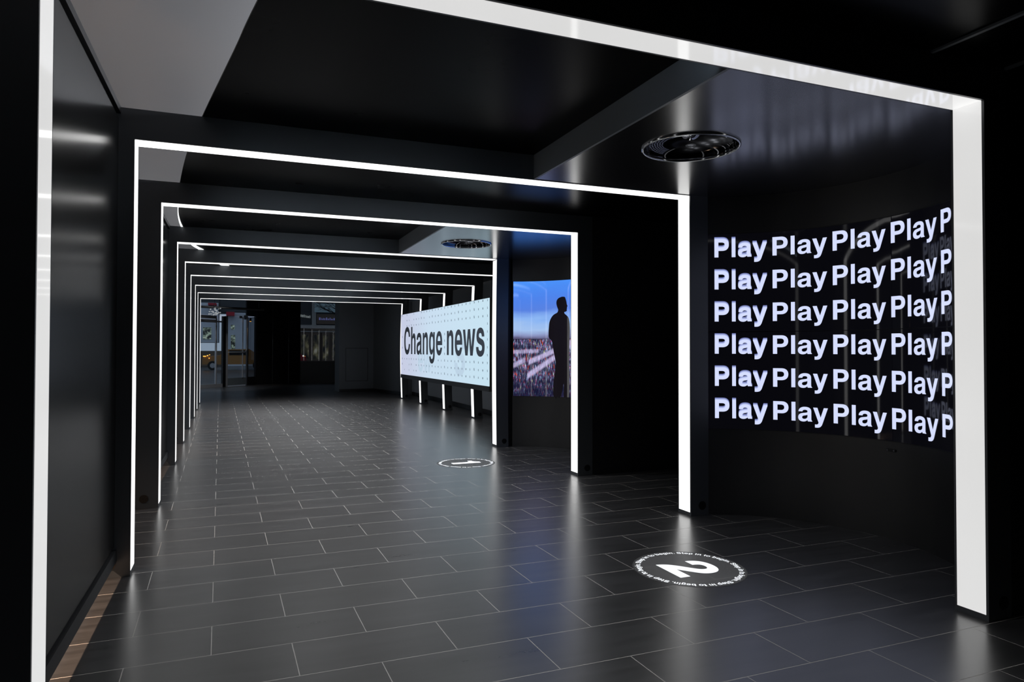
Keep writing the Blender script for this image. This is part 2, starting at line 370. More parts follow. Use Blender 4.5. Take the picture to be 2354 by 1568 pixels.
# ------------------------------------------------------------------ lettering: heavy grotesque outlines drawn here (units: em/1000)
G = {
 'P': (667, "M73 0L73 718L390 718C540 718 628 630 628 490C628 350 535 258 380 258L227 258L227 0Z M227 592L227 384L350 384C435 384 474 422 474 488C474 556 435 592 350 592Z"),
 'l': (280, "M68 0L68 718L212 718L212 0Z"),
 'a': (560, "M38 368C46 475 130 546 277 546C425 546 500 485 500 380L500 110C500 60 508 35 534 18L534 0L377 0C370 15 366 32 364 52C325 8 268 -14 206 -14C100 -14 28 45 28 145C28 240 85 292 190 308L310 326C350 332 364 345 364 374C364 412 332 434 276 434C218 434 190 412 182 368Z M364 250C345 238 320 230 280 223C205 210 170 195 170 148C170 108 198 88 246 88C315 88 364 130 364 195Z"),
 'y': (548, "M8 532L160 532L275 170L392 532L540 532L340 -60C300 -175 245 -214 135 -214L70 -212L70 -95L115 -96C165 -96 190 -75 200 -20Z"),
 'C': (722, "M686 460C670 620 550 733 375 733C170 733 42 590 42 358C42 125 170 -16 372 -16C550 -16 672 95 688 268L540 268C522 165 465 112 376 112C258 112 196 200 196 358C196 515 260 605 378 605C465 605 520 555 538 460Z"),
 'h': (598, "M65 0L65 718L207 718L207 460C240 515 290 546 356 546C470 546 532 470 532 345L532 0L390 0L390 320C390 388 362 424 306 424C245 424 207 382 207 310L207 0Z"),
 'n': (598, "M65 0L65 532L202 532L202 458C235 515 290 546 358 546C472 546 534 470 534 345L534 0L392 0L392 320C392 388 363 424 306 424C245 424 207 382 207 310L207 0Z"),
 'g': (588, "M388 532L388 465C350 520 302 546 240 546C115 546 35 435 35 268C35 100 115 -2 238 -2C300 -2 350 22 382 70L382 30C382 -60 345 -105 278 -105C225 -105 195 -85 186 -42L48 -42C58 -150 140 -214 275 -214C430 -214 522 -130 522 20L522 532Z M280 430C345 430 384 370 384 270C384 172 345 114 280 114C215 114 178 170 178 270C178 372 215 430 280 430Z"),
 'e': (560, "M522 165C500 55 410 -16 284 -16C125 -16 30 90 30 262C30 437 128 546 282 546C440 546 530 435 530 255L530 222L172 222C176 145 215 100 286 100C335 100 368 122 382 165Z M174 318L384 318C376 395 342 434 282 434C222 434 184 394 174 318Z"),
 'w': (780, "M8 532L158 532L238 180L318 532L464 532L542 180L624 532L772 532L620 0L468 0L390 352L312 0L162 0Z"),
 's': (545, "M494 370C486 480 405 546 270 546C140 546 52 480 52 380C52 300 98 258 195 234L310 206C350 196 366 182 366 156C366 116 332 96 272 96C210 96 176 122 170 172L30 172C34 50 120 -16 268 -16C420 -16 512 50 512 165C512 250 468 296 368 320L250 348C210 358 194 370 194 393C194 424 220 440 266 440C318 440 346 418 352 370Z"),
 'S': (667, "M600 500C596 650 500 733 328 733C160 733 56 650 56 515C56 400 120 340 262 306L370 280C440 262 468 238 468 196C468 140 420 108 340 108C248 108 196 150 190 232L40 232C44 70 150 -16 336 -16C520 -16 626 70 626 215C626 335 560 400 410 435L300 460C234 476 208 496 208 534C208 582 250 612 322 612C402 612 444 574 450 500Z"),
 'N': (722, "M68 0L68 718L216 718L508 246L508 718L652 718L652 0L504 0L212 472L212 0Z"),
 't': (340, "M100 680L242 680L242 532L325 532L325 428L242 428L242 160C242 122 255 110 290 110L325 112L325 0C305 -5 280 -8 252 -8C140 -8 100 40 100 130L100 428L20 428L20 532L100 532Z"),
 'p': (598, "M65 -205L65 532L202 532L202 464C238 520 288 546 350 546C470 546 556 430 556 262C556 98 474 -14 352 -14C292 -14 240 14 207 66L207 -205Z M308 426C370 426 412 366 412 264C412 166 370 106 308 106C246 106 205 166 205 264C205 366 246 426 308 426Z"),
 'b': (598, "M62 718L62 0L200 0L200 68C236 12 286 -14 348 -14C468 -14 554 100 554 268C554 434 472 546 350 546C290 546 238 518 205 466L205 718Z M308 426C370 426 412 366 412 264C412 166 370 106 308 106C246 106 205 166 205 264C205 366 246 426 308 426Z"),
 'i': (278, "M68 0L68 532L210 532L210 0Z M68 602L68 720L210 720L210 602Z"),
 'o': (606, "M303 546C462 546 572 436 572 266C572 96 462 -14 303 -14C145 -14 34 96 34 266C34 436 145 546 303 546Z M303 430C224 430 178 366 178 266C178 166 224 102 303 102C383 102 428 166 428 266C428 366 383 430 303 430Z"),
 '.': (270, "M62 0L62 146L210 146L210 0Z"),
 ' ': (255, ""),
 '2': (575, "M10 470C10 630 120 724 290 724C455 724 562 640 562 505C562 425 530 370 455 308L268 152L572 152L572 0L0 0C8 110 60 190 160 272L305 390C362 438 390 470 390 520C390 568 350 598 288 598C220 598 185 558 185 470Z"),
 '1': (400, "M190 0L190 465L20 465L20 575C130 580 185 620 205 718L375 718L375 0Z"),
}
def outlines(ch, steps=7):
    import re
    toks = re.findall(r'[MLCZ]|-?\d+', G[ch][1]); i = 0; loops = []; cur = None; cmd = None
    def rd():
        nonlocal i
        v = float(toks[i]); i += 1; return v
    while i < len(toks):
        if toks[i] in 'MLCZ':
            cmd = toks[i]; i += 1
            if cmd == 'Z':
                if (Vector(cur[0]) - Vector(cur[-1])).length < 1: cur.pop()
                loops.append(cur); cur = None; continue
        if cmd == 'M': cur = [(rd(), rd())]
        elif cmd == 'L': cur.append((rd(), rd()))
        elif cmd == 'C':
            p0 = Vector(cur[-1]); p1 = Vector((rd(), rd())); p2 = Vector((rd(), rd())); p3 = Vector((rd(), rd()))
            for k in range(1, steps + 1):
                t = k / steps; q = p0 * (1 - t) ** 3 + p1 * 3 * t * (1 - t) ** 2 + p2 * 3 * t * t * (1 - t) + p3 * t ** 3
                cur.append((q.x, q.y))
    return loops
_tri = {}
def glyph_tris(ch, steps=7):
    """triangulated flat glyph via a filled 2D curve -> (verts, polys)"""
    key = (ch, steps)
    if key in _tri: return _tri[key]
    lo = outlines(ch, steps)
    if not lo: _tri[key] = ([], []); return _tri[key]
    cu = bpy.data.curves.new('g', 'CURVE'); cu.dimensions = '2D'; cu.fill_mode = 'BOTH'
    for l in lo:
        s = cu.splines.new('POLY'); s.points.add(len(l) - 1); s.use_cyclic_u = True
        for p, (x, y) in zip(s.points, l): p.co = (x, y, 0, 1)
    o = bpy.data.objects.new('g', cu)
    me = bpy.data.meshes.new_from_object(o)
    r = ([(v.co.x, v.co.y) for v in me.vertices], [tuple(p.vertices) for p in me.polygons])
    bpy.data.objects.remove(o); bpy.data.curves.remove(cu); bpy.data.meshes.remove(me)
    _tri[key] = r; return r
def text_width(s, track=0): return sum(G[c][0] + track for c in s)
def add_text(bm, s, em, fn, track=0, xs=1.0, steps=7):
    """fn maps (u, v) in metres along the baseline to a 3D point"""
    x = 0
    for ch in s:
        V, P = glyph_tris(ch, steps)
        vs = [bm.verts.new(fn((x + a) * em / 1000 * xs, b * em / 1000)) for a, b in V]
        for p in P:
            try: bm.faces.new([vs[i] for i in p])
            except ValueError: pass
        x += G[ch][0] + track
    return x * em / 1000 * xs
def orient(bm, d):
    """make the faces of a flat decoration look towards d"""
    bm.normal_update(); d = Vector(d)
    for f in bm.faces:
        if f.normal.dot(d) < 0: f.normal_flip()

# ------------------------------------------------------------------ layout
PY = [2.67, 5.366, 7.581, 10.281, 12.524, 14.73, 16.985, 19.194, 21.406]
XL = [-0.61, -0.663, -0.700, -0.754, -0.800, -0.837, -0.872, -0.924, -0.961]
XR = [3.998, 3.942, 3.907, 3.853, 5.000, 4.985, 4.957, 4.902, 4.859]
HI, TOP, DEP, PW = 3.0, 3.21, 0.20, 0.20
SOF = 4.15
ARC = [(1.95, -3.0), (1.15, -0.5), (0.46, 1.4), (0.08, 3.48), (-0.025, 4.11), (-0.245, 5.4), (-0.40, 6.4), (-0.535, 7.57), (-0.655, 8.9), (-0.70, 9.6), (-0.715, 10.4), (-0.69, 11.9), (-0.57, 12.7), (-0.32, 14.6), (0.05, 16.3), (0.6, 18.3), (1.7, 21.6)]
def arc_smooth(pts, n=6):
    out = []
    P = [pts[0]] + pts + [pts[-1]]
    for i in range(1, len(P) - 2):
        p0, p1, p2, p3 = (Vector(q) for q in P[i - 1:i + 3])
        for k in range(n):
            t = k / n
            out.append(tuple(0.5 * ((2 * p1) + (p2 - p0) * t + (2 * p0 - 5 * p1 + 4 * p2 - p3) * t * t + (-p0 + 3 * p1 - 3 * p2 + p3) * t ** 3)))
    out.append(pts[-1]); return out
ARCS = arc_smooth(ARC)

# ------------------------------------------------------------------ floor, ceilings, walls
bm = bmesh.new(); box(bm, -3.2, 7.0, -3.0, 34.0, -0.12, 0.0)
struct('floor', bm, 'floor')
# upper black ceiling right of the long curve, grey ceiling left of it
bm = bmesh.new(); prism(bm, [(x, y) for x, y in ARCS] + [(7.0, 21.6), (7.0, -3.0)], TOP + 0.001, TOP + 0.012); struct('ceiling', bm, 'ceil')
bm = bmesh.new(); prism(bm, [(x, y) for x, y in ARCS][::-1] + [(-3.2, -3.0), (-3.2, 21.6)], 4.15, 4.25); bm.free(); bm = BX(-3.2, 3.4, -3.0, 21.6, SOF, SOF + 0.1)
struct('ceiling_grey', bm, 'grey')
bm = bmesh.new(); box(bm, -3.2, 7.0, 21.6, 34.0, 3.95, 4.05); box(bm, -3.2, 7.0, 21.71, 21.8, TOP + .002, 3.95); struct('ceiling_far', bm, 'wallblk')
# lowered ceilings over the two screen alcoves, each with its bulkhead
DOMES = [(3.01, 4.08), (2.92, 8.98)]
for nm, xb, y0, y1, c in (('ceiling_alcove', 2.34, PY[0] + 0.185, PY[1] - 0.015, DOMES[0]), ('ceiling_alcove', 2.265, PY[2] + 0.185, PY[3] - 0.015, DOMES[1])):
    bm = bmesh.new(); plate_hole(bm, xb + 0.02, 5.25, y0, y1, HI + 0.004, HI + 0.02, c, 0.335)
    lo = struct(nm, bm, 'soffit')
    bm = bmesh.new(); box(bm, xb, xb + 0.02, y0, y1, HI + 0.004, TOP)
    struct('trim_1' if y0 < 5 else 'trim_2', bm, 'bulk')
# trims on the ceiling in front of the first portal
for n, x in ((3, 3.565), (4, 4.18)):
    bm = bmesh.new(); box(bm, x - 0.012, x + 0.012, -2.9, PY[0] - 0.02, TOP - 0.014, TOP); struct('trim_%d' % n, bm, 'bulk')
# walls
struct('wall_right', BX(6.9, 7.0, -3.0, 7.58, 0, TOP), 'wallblk')
struct('wall_right', BX(5.62, 5.72, 10.30, 23.3, 0, TOP), 'wallgrey')
struct('baseboard_right', BX(5.605, 5.62, 10.4, 23.25, 0, 0.11), 'blacktrim')
bm = bmesh.new(); box(bm, XR[0] + PW, 6.9, PY[0] - 0.012, PY[0] + 0.09, 0, TOP); box(bm, XR[0] + PW - 0.004, XR[0] + PW + 0.004, PY[0] - 0.016, PY[0] - 0.005, 0, TOP)
struct('wall_front', bm, 'wallblk')
for k, (ya, yb, xa) in enumerate(((PY[1] + 0.085, PY[1] + 0.185, XR[1] + PW), (PY[2] - 0.010, PY[2] + 0.09, XR[2] + PW), (PY[3] + 0.085, PY[3] + 0.185, XR[3] + PW))):
    struct('wall_return', BX(xa, 6.9, ya, yb, 0, TOP), 'wallblk')
struct('wall_left', BX(-3.2, -3.1, -3.0, 29.5, 0, SOF), 'stone')
struct('baseboard_left', BX(-3.1, -3.085, -3.0, 29.5, 0, 0.12), 'blacktrim')
struct('wall_back', BX(-3.2, 7.0, -3.1, -3.0, 0, SOF), 'wallblk')
struct('wall_upper_right', BX(3.4, 3.5, -3.0, 21.6, TOP + 0.05, SOF), 'wallblk')
struct('wall_upper_far', BX(-3.2, 3.5, 21.6, 21.7, TOP + 0.05, SOF), 'wallblk')
# block that projects into the far hall
bm = bmesh.new(); prism(bm, [(3.45, 26.6), (3.50, 25.75), (4.76, 25.85), (5.28, 23.3), (7.0, 23.3), (7.0, 26.6)], 0, 3.95); struct('wall_block', bm, 'wallcharcoal')
bm = bmesh.new(); prism(bm, [(3.49, 25.735), (4.765, 25.836), (4.78, 25.80), (3.50, 25.70)], 0, 0.10); prism(bm, [(4.75, 25.84), (5.27, 23.3), (5.255, 23.3), (4.735, 25.83)], 0, 0.1)
struct('baseboard_block', bm, 'blacktrim')
t = thing('access_panel', 'black flush square access panel low in the dark far block', 'panel', (4.14, 25.79, 0.385))
bm = bmesh.new()
xa, xb, ya = 3.725, 4.555, 25.76
slope = 0.10 / 1.26
def pan(bm, x0, x1, z0, z1, d0, d1):
    y0 = 25.75 + (x0 - 3.5) * slope; y1 = 25.75 + (x1 - 3.5) * slope
    vs = [bm.verts.new(p) for p in ((x0, y0 - d0, z0), (x1, y1 - d0, z0), (x1, y1 - d0, z1), (x0, y0 - d0, z1), (x0, y0 - d1, z0), (x1, y1 - d1, z0), (x1, y1 - d1, z1), (x0, y0 - d1, z1))]
    for f in ((3, 2, 1, 0), (4, 5, 6, 7), (0, 1, 5, 4), (1, 2, 6, 5), (2, 3, 7, 6), (3, 0, 4, 7)): bm.faces.new([vs[i] for i in f])
pan(bm, xa + .02, xb - .02, 0.405, 1.59, 0.0, 0.010); obj('panel_door', bm, 'wallcharcoal', t)
bm = bmesh.new()
for a in ((xa, xa + .015, .385, 1.61), (xb - .015, xb, .385, 1.61), (xa, xb, .385, .4), (xa, xb, 1.595, 1.61)): pan(bm, *a, 0.0, 0.006)
obj('panel_frame', bm, 'blacktrim', t)

# ------------------------------------------------------------------ the nine portals
ORD = ['nearest', 'second', 'third', 'fourth', 'fifth', 'sixth', 'seventh', 'eighth', 'ninth']
LAB = ['nearest lit portal frame, largest one, cut off by the top edge of the photo',
       'second lit portal frame, beside the left edge of the curved Play screen',
       'third lit portal frame, its right post beside the standing man screen',
       'fourth lit portal frame, its right post left of the blue sky screen',
       'fifth lit portal frame, right end hidden behind the fourth frame post',
       'sixth lit portal frame, behind the right end of the Change news screen',
       'seventh lit portal frame, its post shows behind the middle of the Change news screen',
       'eighth lit portal frame, its post shows behind the left part of the Change news screen',
       'ninth and farthest lit portal frame, smallest, touching the left edge of the Change news screen']
PLUGS = {}
for i in range(9):
    y0 = PY[i] - 0.015; y1 = y0 + DEP; xl, xr = XL[i], XR[i]
    if i == 0: xl_ = xl
    sm = STRIP[0] if i == 0 else (STRIP[1] if i in (1, 2) else STRIP[2])
    T = thing('light_portal', LAB[i], 'portal frame', ((xl + xr) / 2, PY[i], 0), 'illuminated portal frames along the passage')
    amp = 0.036 if i >= 5 else (0.012 if i == 3 else 0.0)
    bow = lambda z: -amp * math.sin(PI * min(max(z, 0), 3.0) / 3.0)
    for side in (-1, 1):
        xi = xl if side < 0 else xr            # inner face
        xo = xi + side * PW
        bm = bmesh.new()
        zs = [0] + [3.0 * k / 16 for k in range(1, 16)] + [3.0, TOP] if (amp and side > 0) else [0, TOP]
        prev = None
        for z in zs:
            o_ = bow(z) if side > 0 else 0
            ring = [bm.verts.new((xi + o_, y0, z)), bm.verts.new((xo + o_, y0, z)), bm.verts.new((xo + o_, y1, z)), bm.verts.new((xi + o_, y1, z))]
            if prev:
                for k in range(4): bm.faces.new((prev[k], prev[(k + 1) % 4], ring[(k + 1) % 4], ring[k]))
            else: bm.faces.new(ring[::-1])
            prev = ring
        bm.faces.new(prev)
        bmesh.ops.recalc_face_normals(bm, faces=bm.faces)
        post = obj('post', bm, 'satin', T, smooth=False)
        # lit strip on the inner face, with the dark lip around it
        bm = bmesh.new()
        zz = [0.035 + (2.985 - 0.035) * k / 16 for k in range(17)] if (amp and side > 0) else [0.035, 2.9985]
        e0 = xi - side * 0.0015; prev = None
        for z in zz:
            o_ = bow(z) if side > 0 else 0
            ring = [bm.verts.new((e0 + o_, y0 + 0.015, z)), bm.verts.new((e0 + o_ + side * 0.0025, y0 + 0.015, z)), bm.verts.new((e0 + o_ + side * 0.0025, y1 - 0.015, z)), bm.verts.new((e0 + o_, y1 - 0.015, z))]
            if prev:
                for k in range(4): bm.faces.new((prev[k], prev[(k + 1) % 4], ring[(k + 1) % 4], ring[k]))
            else: bm.faces.new(ring[::-1])
            prev = ring
        bm.faces.new(prev); bmesh.ops.recalc_face_normals(bm, faces=bm.faces)
        s = sub('light_strip', bm, sm, post, T)
        # round slotted cap low on the face that looks at the camera
        cx = xi + side * 0.127; cz = 0.092
        bm = bmesh.new(); cyl(bm, (cx, y0 - 0.004, cz), (cx, y0 + 0.001, cz), 0.040, 28)
        box(bm, cx - 0.003, cx + 0.003, y0 - 0.0065, y0 - 0.0035, cz - 0.038, cz + 0.038)
        sub('round_cap', bm, 'cap' if side < 0 else 'blackcap' if 'blackcap' in MAT else 'stone', post, T)
    bm = BX(xl, xr, y0, y1, HI, TOP)
    ln = obj('lintel', bm, 'satin', T)
    sub('light_strip', BX(xl + 0.002, xr - 0.002, y0 + 0.015, y1 - 0.015, HI - 0.0015, HI + 0.001), sm, ln, T)

# ------------------------------------------------------------------ closed bays on the left
for k, (x, ya, yb, lab) in enumerate(((-0.76, PY[0] + 0.185, PY[1] - 0.015, 'tall black metal side panel between the two nearest portals, largest panel'),
                                     (-0.852, PY[2] + 0.185, PY[3] - 0.015, 'smaller black metal side panel between the third and fourth portals'))):
    T = thing('side_panel', lab, 'panel', (x, (ya + yb) / 2, 0), 'black side panels closing the left bays')
    obj('panel', BX(x - 0.05, x, ya, yb, 0.21, 3.135), 'panel', T)
    obj('bottom_rail', BX(x - 0.062, x + 0.014, ya, yb, 0.105, 0.188), 'rail', T)
    obj('shadow_gap', BX(x - 0.04, x - 0.02, ya, yb, 0.188, 0.21), 'blacktrim', T)
    obj('shadow_gap', BX(x - 0.04, x - 0.02, ya, yb, 3.135, 3.165), 'blacktrim', T)
    obj('top_rail', BX(x - 0.062, x + 0.014, ya, yb, 3.165, TOP), 'rail', T)

# ------------------------------------------------------------------ curved screen alcoves
RN = 1.39; CX = 3.60
def arcpatch(bm, cy, a0, a1, z0, z1, r0, r1, n=24, uv=False):
    """solid curved slab between radii r0 < r1, angles in degrees; uv: metres from the +67 degree end, height"""
    uvl = bm.loops.layers.uv.verify() if uv else None
    g = []
    for k in range(n + 1):
        a = math.radians(a0 + (a1 - a0) * k / n)
        g.append([bm.verts.new((CX + r * math.cos(a), cy + r * math.sin(a), z)) for r, z in ((r0, z0), (r0, z1), (r1, z1), (r1, z0))])
    fs = []
    for k in range(n):
        for j in range(4):
            fs.append(bm.faces.new((g[k][j], g[k][(j + 1) % 4], g[k + 1][(j + 1) % 4], g[k + 1][j])))
    fs.append(bm.faces.new(g[0][::-1])); fs.append(bm.faces.new(g[-1]))
    bmesh.ops.recalc_face_normals(bm, faces=fs)
    if uv:
        for f in fs:
            for l in f.loops:
                a = math.atan2(l.vert.co.y - cy, l.vert.co.x - CX)
                l[uvl].uv = ((math.radians(67) - a) * RN, l.vert.co.z)
ZB, ZT, ZM = 0.806, 2.652, 1.724
for idx, cy in enumerate((4.10, 9.02)):
    bm = bmesh.new()
    arcpatch(bm, cy, -62.9, 67.4, 0, ZB - 0.006, RN, RN + 0.08, 48); arcpatch(bm, cy, -62.9, 67.4, ZT + 0.006, HI + 0.004, RN, RN + 0.08, 48)
    arcpatch(bm, cy, -62.9, 67.4, ZB - 0.006, ZT + 0.006, RN + 0.05, RN + 0.08, 48)
    struct('wall_alcove', bm, 'niche', smooth='auto')
    if idx == 0:
        T = thing('curved_video_wall', 'curved video wall filled with white Play lettering on black', 'screen', (CX + RN, cy, 0), 'curved video walls')
    else:
        T = thing('curved_video_wall', 'curved video wall showing blue dusk sky, city lights and a standing man', 'screen', (CX + RN, cy, 0), 'curved video walls')
    panels = []
    for (a0, a1) in ((66.8, -0.75), (-1.05, -62.6)):
        for (z0, z1) in ((ZM + 0.003, ZT), (ZB, ZM - 0.003)):
            bm = bmesh.new(); arcpatch(bm, cy, a0, a1, z0, z1, RN + 0.002, RN + 0.045, 30, uv=True)
            panels.append(obj('display_panel', bm, 'scrblack' if idx == 0 else 'city', T, smooth='auto'))
    bm = bmesh.new()
    for z0, z1 in ((ZB - .006, ZB), (ZT, ZT + .006)): arcpatch(bm, cy, -62.8, 67.2, z0, z1, RN - 0.004, RN + 0.05, 48)
    for a in (67.0, -62.7): arcpatch(bm, cy, a - .15, a + .15, ZB, ZT, RN - 0.004, RN + 0.05, 1)
    obj('bezel', bm, 'rail', T, smooth='auto')
    if idx == 0:
        em = 0.172 / 0.718
        def fn_factory(a_start, zb, r):
            a0 = math.radians(a_start) + 0.073 * em / RN
            return lambda u, v: (CX + r * math.cos(a0 - u / RN), cy + r * math.sin(a0 - u / RN), zb + v)
        for half in range(2):
            for (lo, hi, pi) in ((0, 3, 0), (3, 6, 1)):
                bm = bmesh.new(); fade = [bmesh.new() for q in range(4)]
                for row in range(lo, hi):
                    zb = 2.431 - 0.305 * row
                    for k in range(0, 3) if half == 0 else range(3, 6):
                        a = 63.75 - 21.5 * k
                        if k == 0:
                            for q in range(4): add_text(fade[q], 'Play', em, fn_factory(a, zb + 0.0055 * (q + 1), RN + 0.0004 * (q + 1)))
                        add_text(bm, 'Play', em, fn_factory(a, zb, RN))
                par = panels[half * 2 + pi]
                sub('lettering', bm, 'playtext', par, T)
                for q in range(4):
                    if half == 0: sub('fading_lettering', fade[q], 'playfade%d' % q, par, T)
                    else: fade[q].free()
    else:
        MAN = [(0.821, 2.39), (0.874, 2.384), (0.891, 2.351), (0.905, 2.31), (0.913, 2.268), (0.926, 2.238), (0.916, 2.222), (0.917, 2.206), (0.912, 2.19), (0.913, 2.166), (0.891, 2.150), (0.867, 2.145), (0.872, 2.122), (0.914, 2.088), (0.949, 2.048), (0.97, 1.956), (0.972, 1.825), (0.968, 1.741), (0.958, 1.435), (0.962, 1.239), (0.955, 0.808),
               (0.86, 0.808), (0.855, 1.02), (0.80, 0.808), (0.673, 0.808), (0.68, 1.103), (0.695, 1.195), (0.71, 1.327), (0.695, 1.433), (0.673, 1.525), (0.657, 1.631), (0.636, 1.697), (0.59, 1.744), (0.585, 1.82), (0.589, 1.897), (0.6, 1.989), (0.628, 2.055), (0.672, 2.107), (0.735, 2.140), (0.75, 2.165), (0.753, 2.188), (0.738, 2.225), (0.723, 2.278), (0.727, 2.33), (0.76, 2.369)]
        cu = bpy.data.curves.new('m', 'CURVE'); cu.dimensions = '2D'; cu.fill_mode = 'BOTH'
        MANS = arc_smooth(MAN + [MAN[0]], 4)[:-1]
        s = cu.splines.new('POLY'); s.points.add(len(MANS) - 1); s.use_cyclic_u = True
        for p, (x, y) in zip(s.points, MANS): p.co = (x, y, 0, 1)
        o = bpy.data.objects.new('m', cu); me = bpy.data.meshes.new_from_object(o); bpy.data.objects.remove(o)
        bm = bmesh.new(); bm.from_mesh(me); bpy.data.meshes.remove(me)
        for zc in [0.9 + 0.1 * q for q in range(15)]:
            pass
        for uc in (0.62, 0.68, 0.74, 0.80, 0.86, 0.92):
            bmesh.ops.bisect_plane(bm, geom=bm.verts[:] + bm.edges[:] + bm.faces[:], plane_co=(uc, 0, 0), plane_no=(1, 0, 0))
        for v in bm.verts:
            a = math.radians(67) - v.co.x / RN; v.co = (CX + RN * math.cos(a), cy + RN * math.sin(a), v.co.y)
        obj('man_figure', bm, 'manblack', T)

# small gesture sensor under the Play screen
T = thing('sensor', 'tiny black twin-eye sensor under the curved Play screen', 'sensor', (CX + RN, 4.08, 0.72))
bm = bmesh.new(); box(bm, CX + RN - 0.010, CX + RN + 0.012, 4.045, 4.135, 0.720, 0.742, bev=0.004); obj('sensor_body', bm, 'blacktrim', T)
for y in (4.06, 4.12):
    bm = bmesh.new(); cyl(bm, (CX + RN - 0.0125, y, 0.731), (CX + RN - 0.009, y, 0.731), 0.0075, 14); obj('sensor_eye', bm, 'chrome', T)

# ------------------------------------------------------------------ ceiling domes over the alcoves
for k, (c, lab) in enumerate(zip(DOMES, ('large round smoked-mirror ceiling dome above the floor decal 2', 'smaller-looking round ceiling dome above the floor decal 1'))):
    T = thing('ceiling_dome', lab, 'ceiling dome', (c[0], c[1], HI), 'round mirror domes in the alcove ceilings')
    bm = bmesh.new()
    prof = [(0.338, 0.0)] + [(0.33 * math.cos(math.radians(a)), 0.012 + 0.165 * math.sin(math.radians(a))) for a in range(0, 90, 6)] + [(0, 0.177)]
    lathe(bm, prof, (c[0], c[1], HI)); obj('bowl', bm, 'bowl', T, smooth=True)
    bm = bmesh.new(); lathe(bm, [(0.330, 0.012), (0.330, -0.006), (0.334, -0.011), (0.340, -0.011), (0.346, -0.006), (0.346, 0.004)], (c[0], c[1], HI)); obj('rim', bm, 'rim', T, smooth=True)
    bm = bmesh.new(); lathe(bm, [(0, 0.055)] + [(0.085 * math.sin(math.radians(a)), 0.13 - 0.075 * math.cos(math.radians(a))) for a in range(10, 91, 10)] + [(0.085, 0.16)], (c[0], c[1], HI), 40); obj('speaker_driver', bm, 'chrome', T, smooth=True)

# ------------------------------------------------------------------ Change news display
XS0, XS1, YS0, YS1, ZS0, ZS1 = 4.80, 4.70, 13.25, 20.93, 0.800, 2.615
def xs(y): return XS0 + (XS1 - XS0) * (y - YS0) / (YS1 - YS0)
T = thing('news_display', 'long wall screen with black Change news lettering on pale blue', 'screen', (4.75, 17.1, ZS0))
def slab(bm, ya, yb, z0, z1, d0, d1):
    vs = [bm.verts.new(p) for p in ((xs(ya) + d0, ya, z0), (xs(yb) + d0, yb, z0), (xs(yb) + d0, yb, z1), (xs(ya) + d0, ya, z1), (xs(ya) + d1, ya, z0), (xs(yb) + d1, yb, z0), (xs(yb) + d1, yb, z1), (xs(ya) + d1, ya, z1))]
    fs = [bm.faces.new([vs[i] for i in f]) for f in ((3, 2, 1, 0), (4, 5, 6, 7), (0, 1, 5, 4), (1, 2, 6, 5), (2, 3, 7, 6), (3, 0, 4, 7))]
    bmesh.ops.recalc_face_normals(bm, faces=fs)
bm = bmesh.new(); slab(bm, YS0, YS1, ZS0, ZS1, 0, 0.02); disp = obj('display_panel', bm, 'news', T)
bm = bmesh.new(); slab(bm, YS0 - 0.012, YS1 + 0.012, ZS0 - 0.11, ZS1 + 0.012, 0.012, 0.10); slab(bm, YS0 - 0.012, YS1 + 0.012, ZS0 - 0.11, ZS0, -0.004, 0.012)
obj('cabinet', bm, 'rail', T)
for y in (14.74, 17.0, 19.2):
    bm = bmesh.new(); box(bm, xs(y) + 0.10, xs(y) + 0.26, y + 0.06, y + 0.12, 1.55, 1.75); obj('bracket', bm, 'blacktrim', T)
W_news = text_width('Change news') - 42 - 33
YC, YE = 20.50, 13.50
emn = 0.79 / 0.718; kx = (YC - YE) / (W_news * emn / 1000)
Zb = 1.42
fnn = lambda u, v: (xs(YC - u) - 0.0030, YC - u, Zb + v)
bm = bmesh.new(); add_text(bm, 'Change news', emn, lambda u, v: fnn(u - 0.042 * emn * kx, v), xs=kx, steps=10); orient(bm, (-1, 0, 0))
sub('lettering', bm, 'newstext', disp, T)
# small repeated letters of the word in a grid, fading out to the far end
bm = bmesh.new(); rnd = random.Random(3)
rows = [2.575 - 0.1625 * r for r in range(12)]
for r, z in enumerate(rows):
    for c in range(28):
        y = 13.342 + 0.2735 * c
        ch = 'swen'[c % 4] if c % 4 != 3 else 'N'
        inside = (1.40 < z < 2.22 and 13.5 < y < 16.2) or (1.40 < z < 2.22 and 16.5 < y < 20.55) or (1.2 < z < 1.45 and 17.0 < y < 18.0) or (z > 1.98 and z < 2.2 and 13.5 < y < 20.5)
        if inside or (y > 17.3 and rnd.random() < (y - 16.8) / 6.5): continue
        if z - 0.02 < ZS0 + 0.005: continue
        e = 0.084; w = G[ch][0] * e / 1000
        add_text(bm, ch, e, lambda u, v, y=y, z=z: (xs(y - u) - 0.0024, y + w / 2 - u, z + v - 0.02), xs=1.0, steps=3)
orient(bm, (-1, 0, 0)); sub('small_lettering', bm, 'newsdot', disp, T)
# faint enlarged letter shapes drifting behind the headline
bm = bmesh.new()
for s_, yy, zz_, e in (('ew', 18.9, 0.95, 1.05), ('s', 15.6, 0.97, 1.6)):
    add_text(bm, s_, e, lambda u, v, yy=yy, zz_=zz_: (xs(yy - u) - 0.0012, yy - u, min(max(zz_ + v, ZS0 + 0.01), ZS1 - 0.01)), steps=8)
orient(bm, (-1, 0, 0)); sub('faint_lettering', bm, 'newsghost', disp, T)

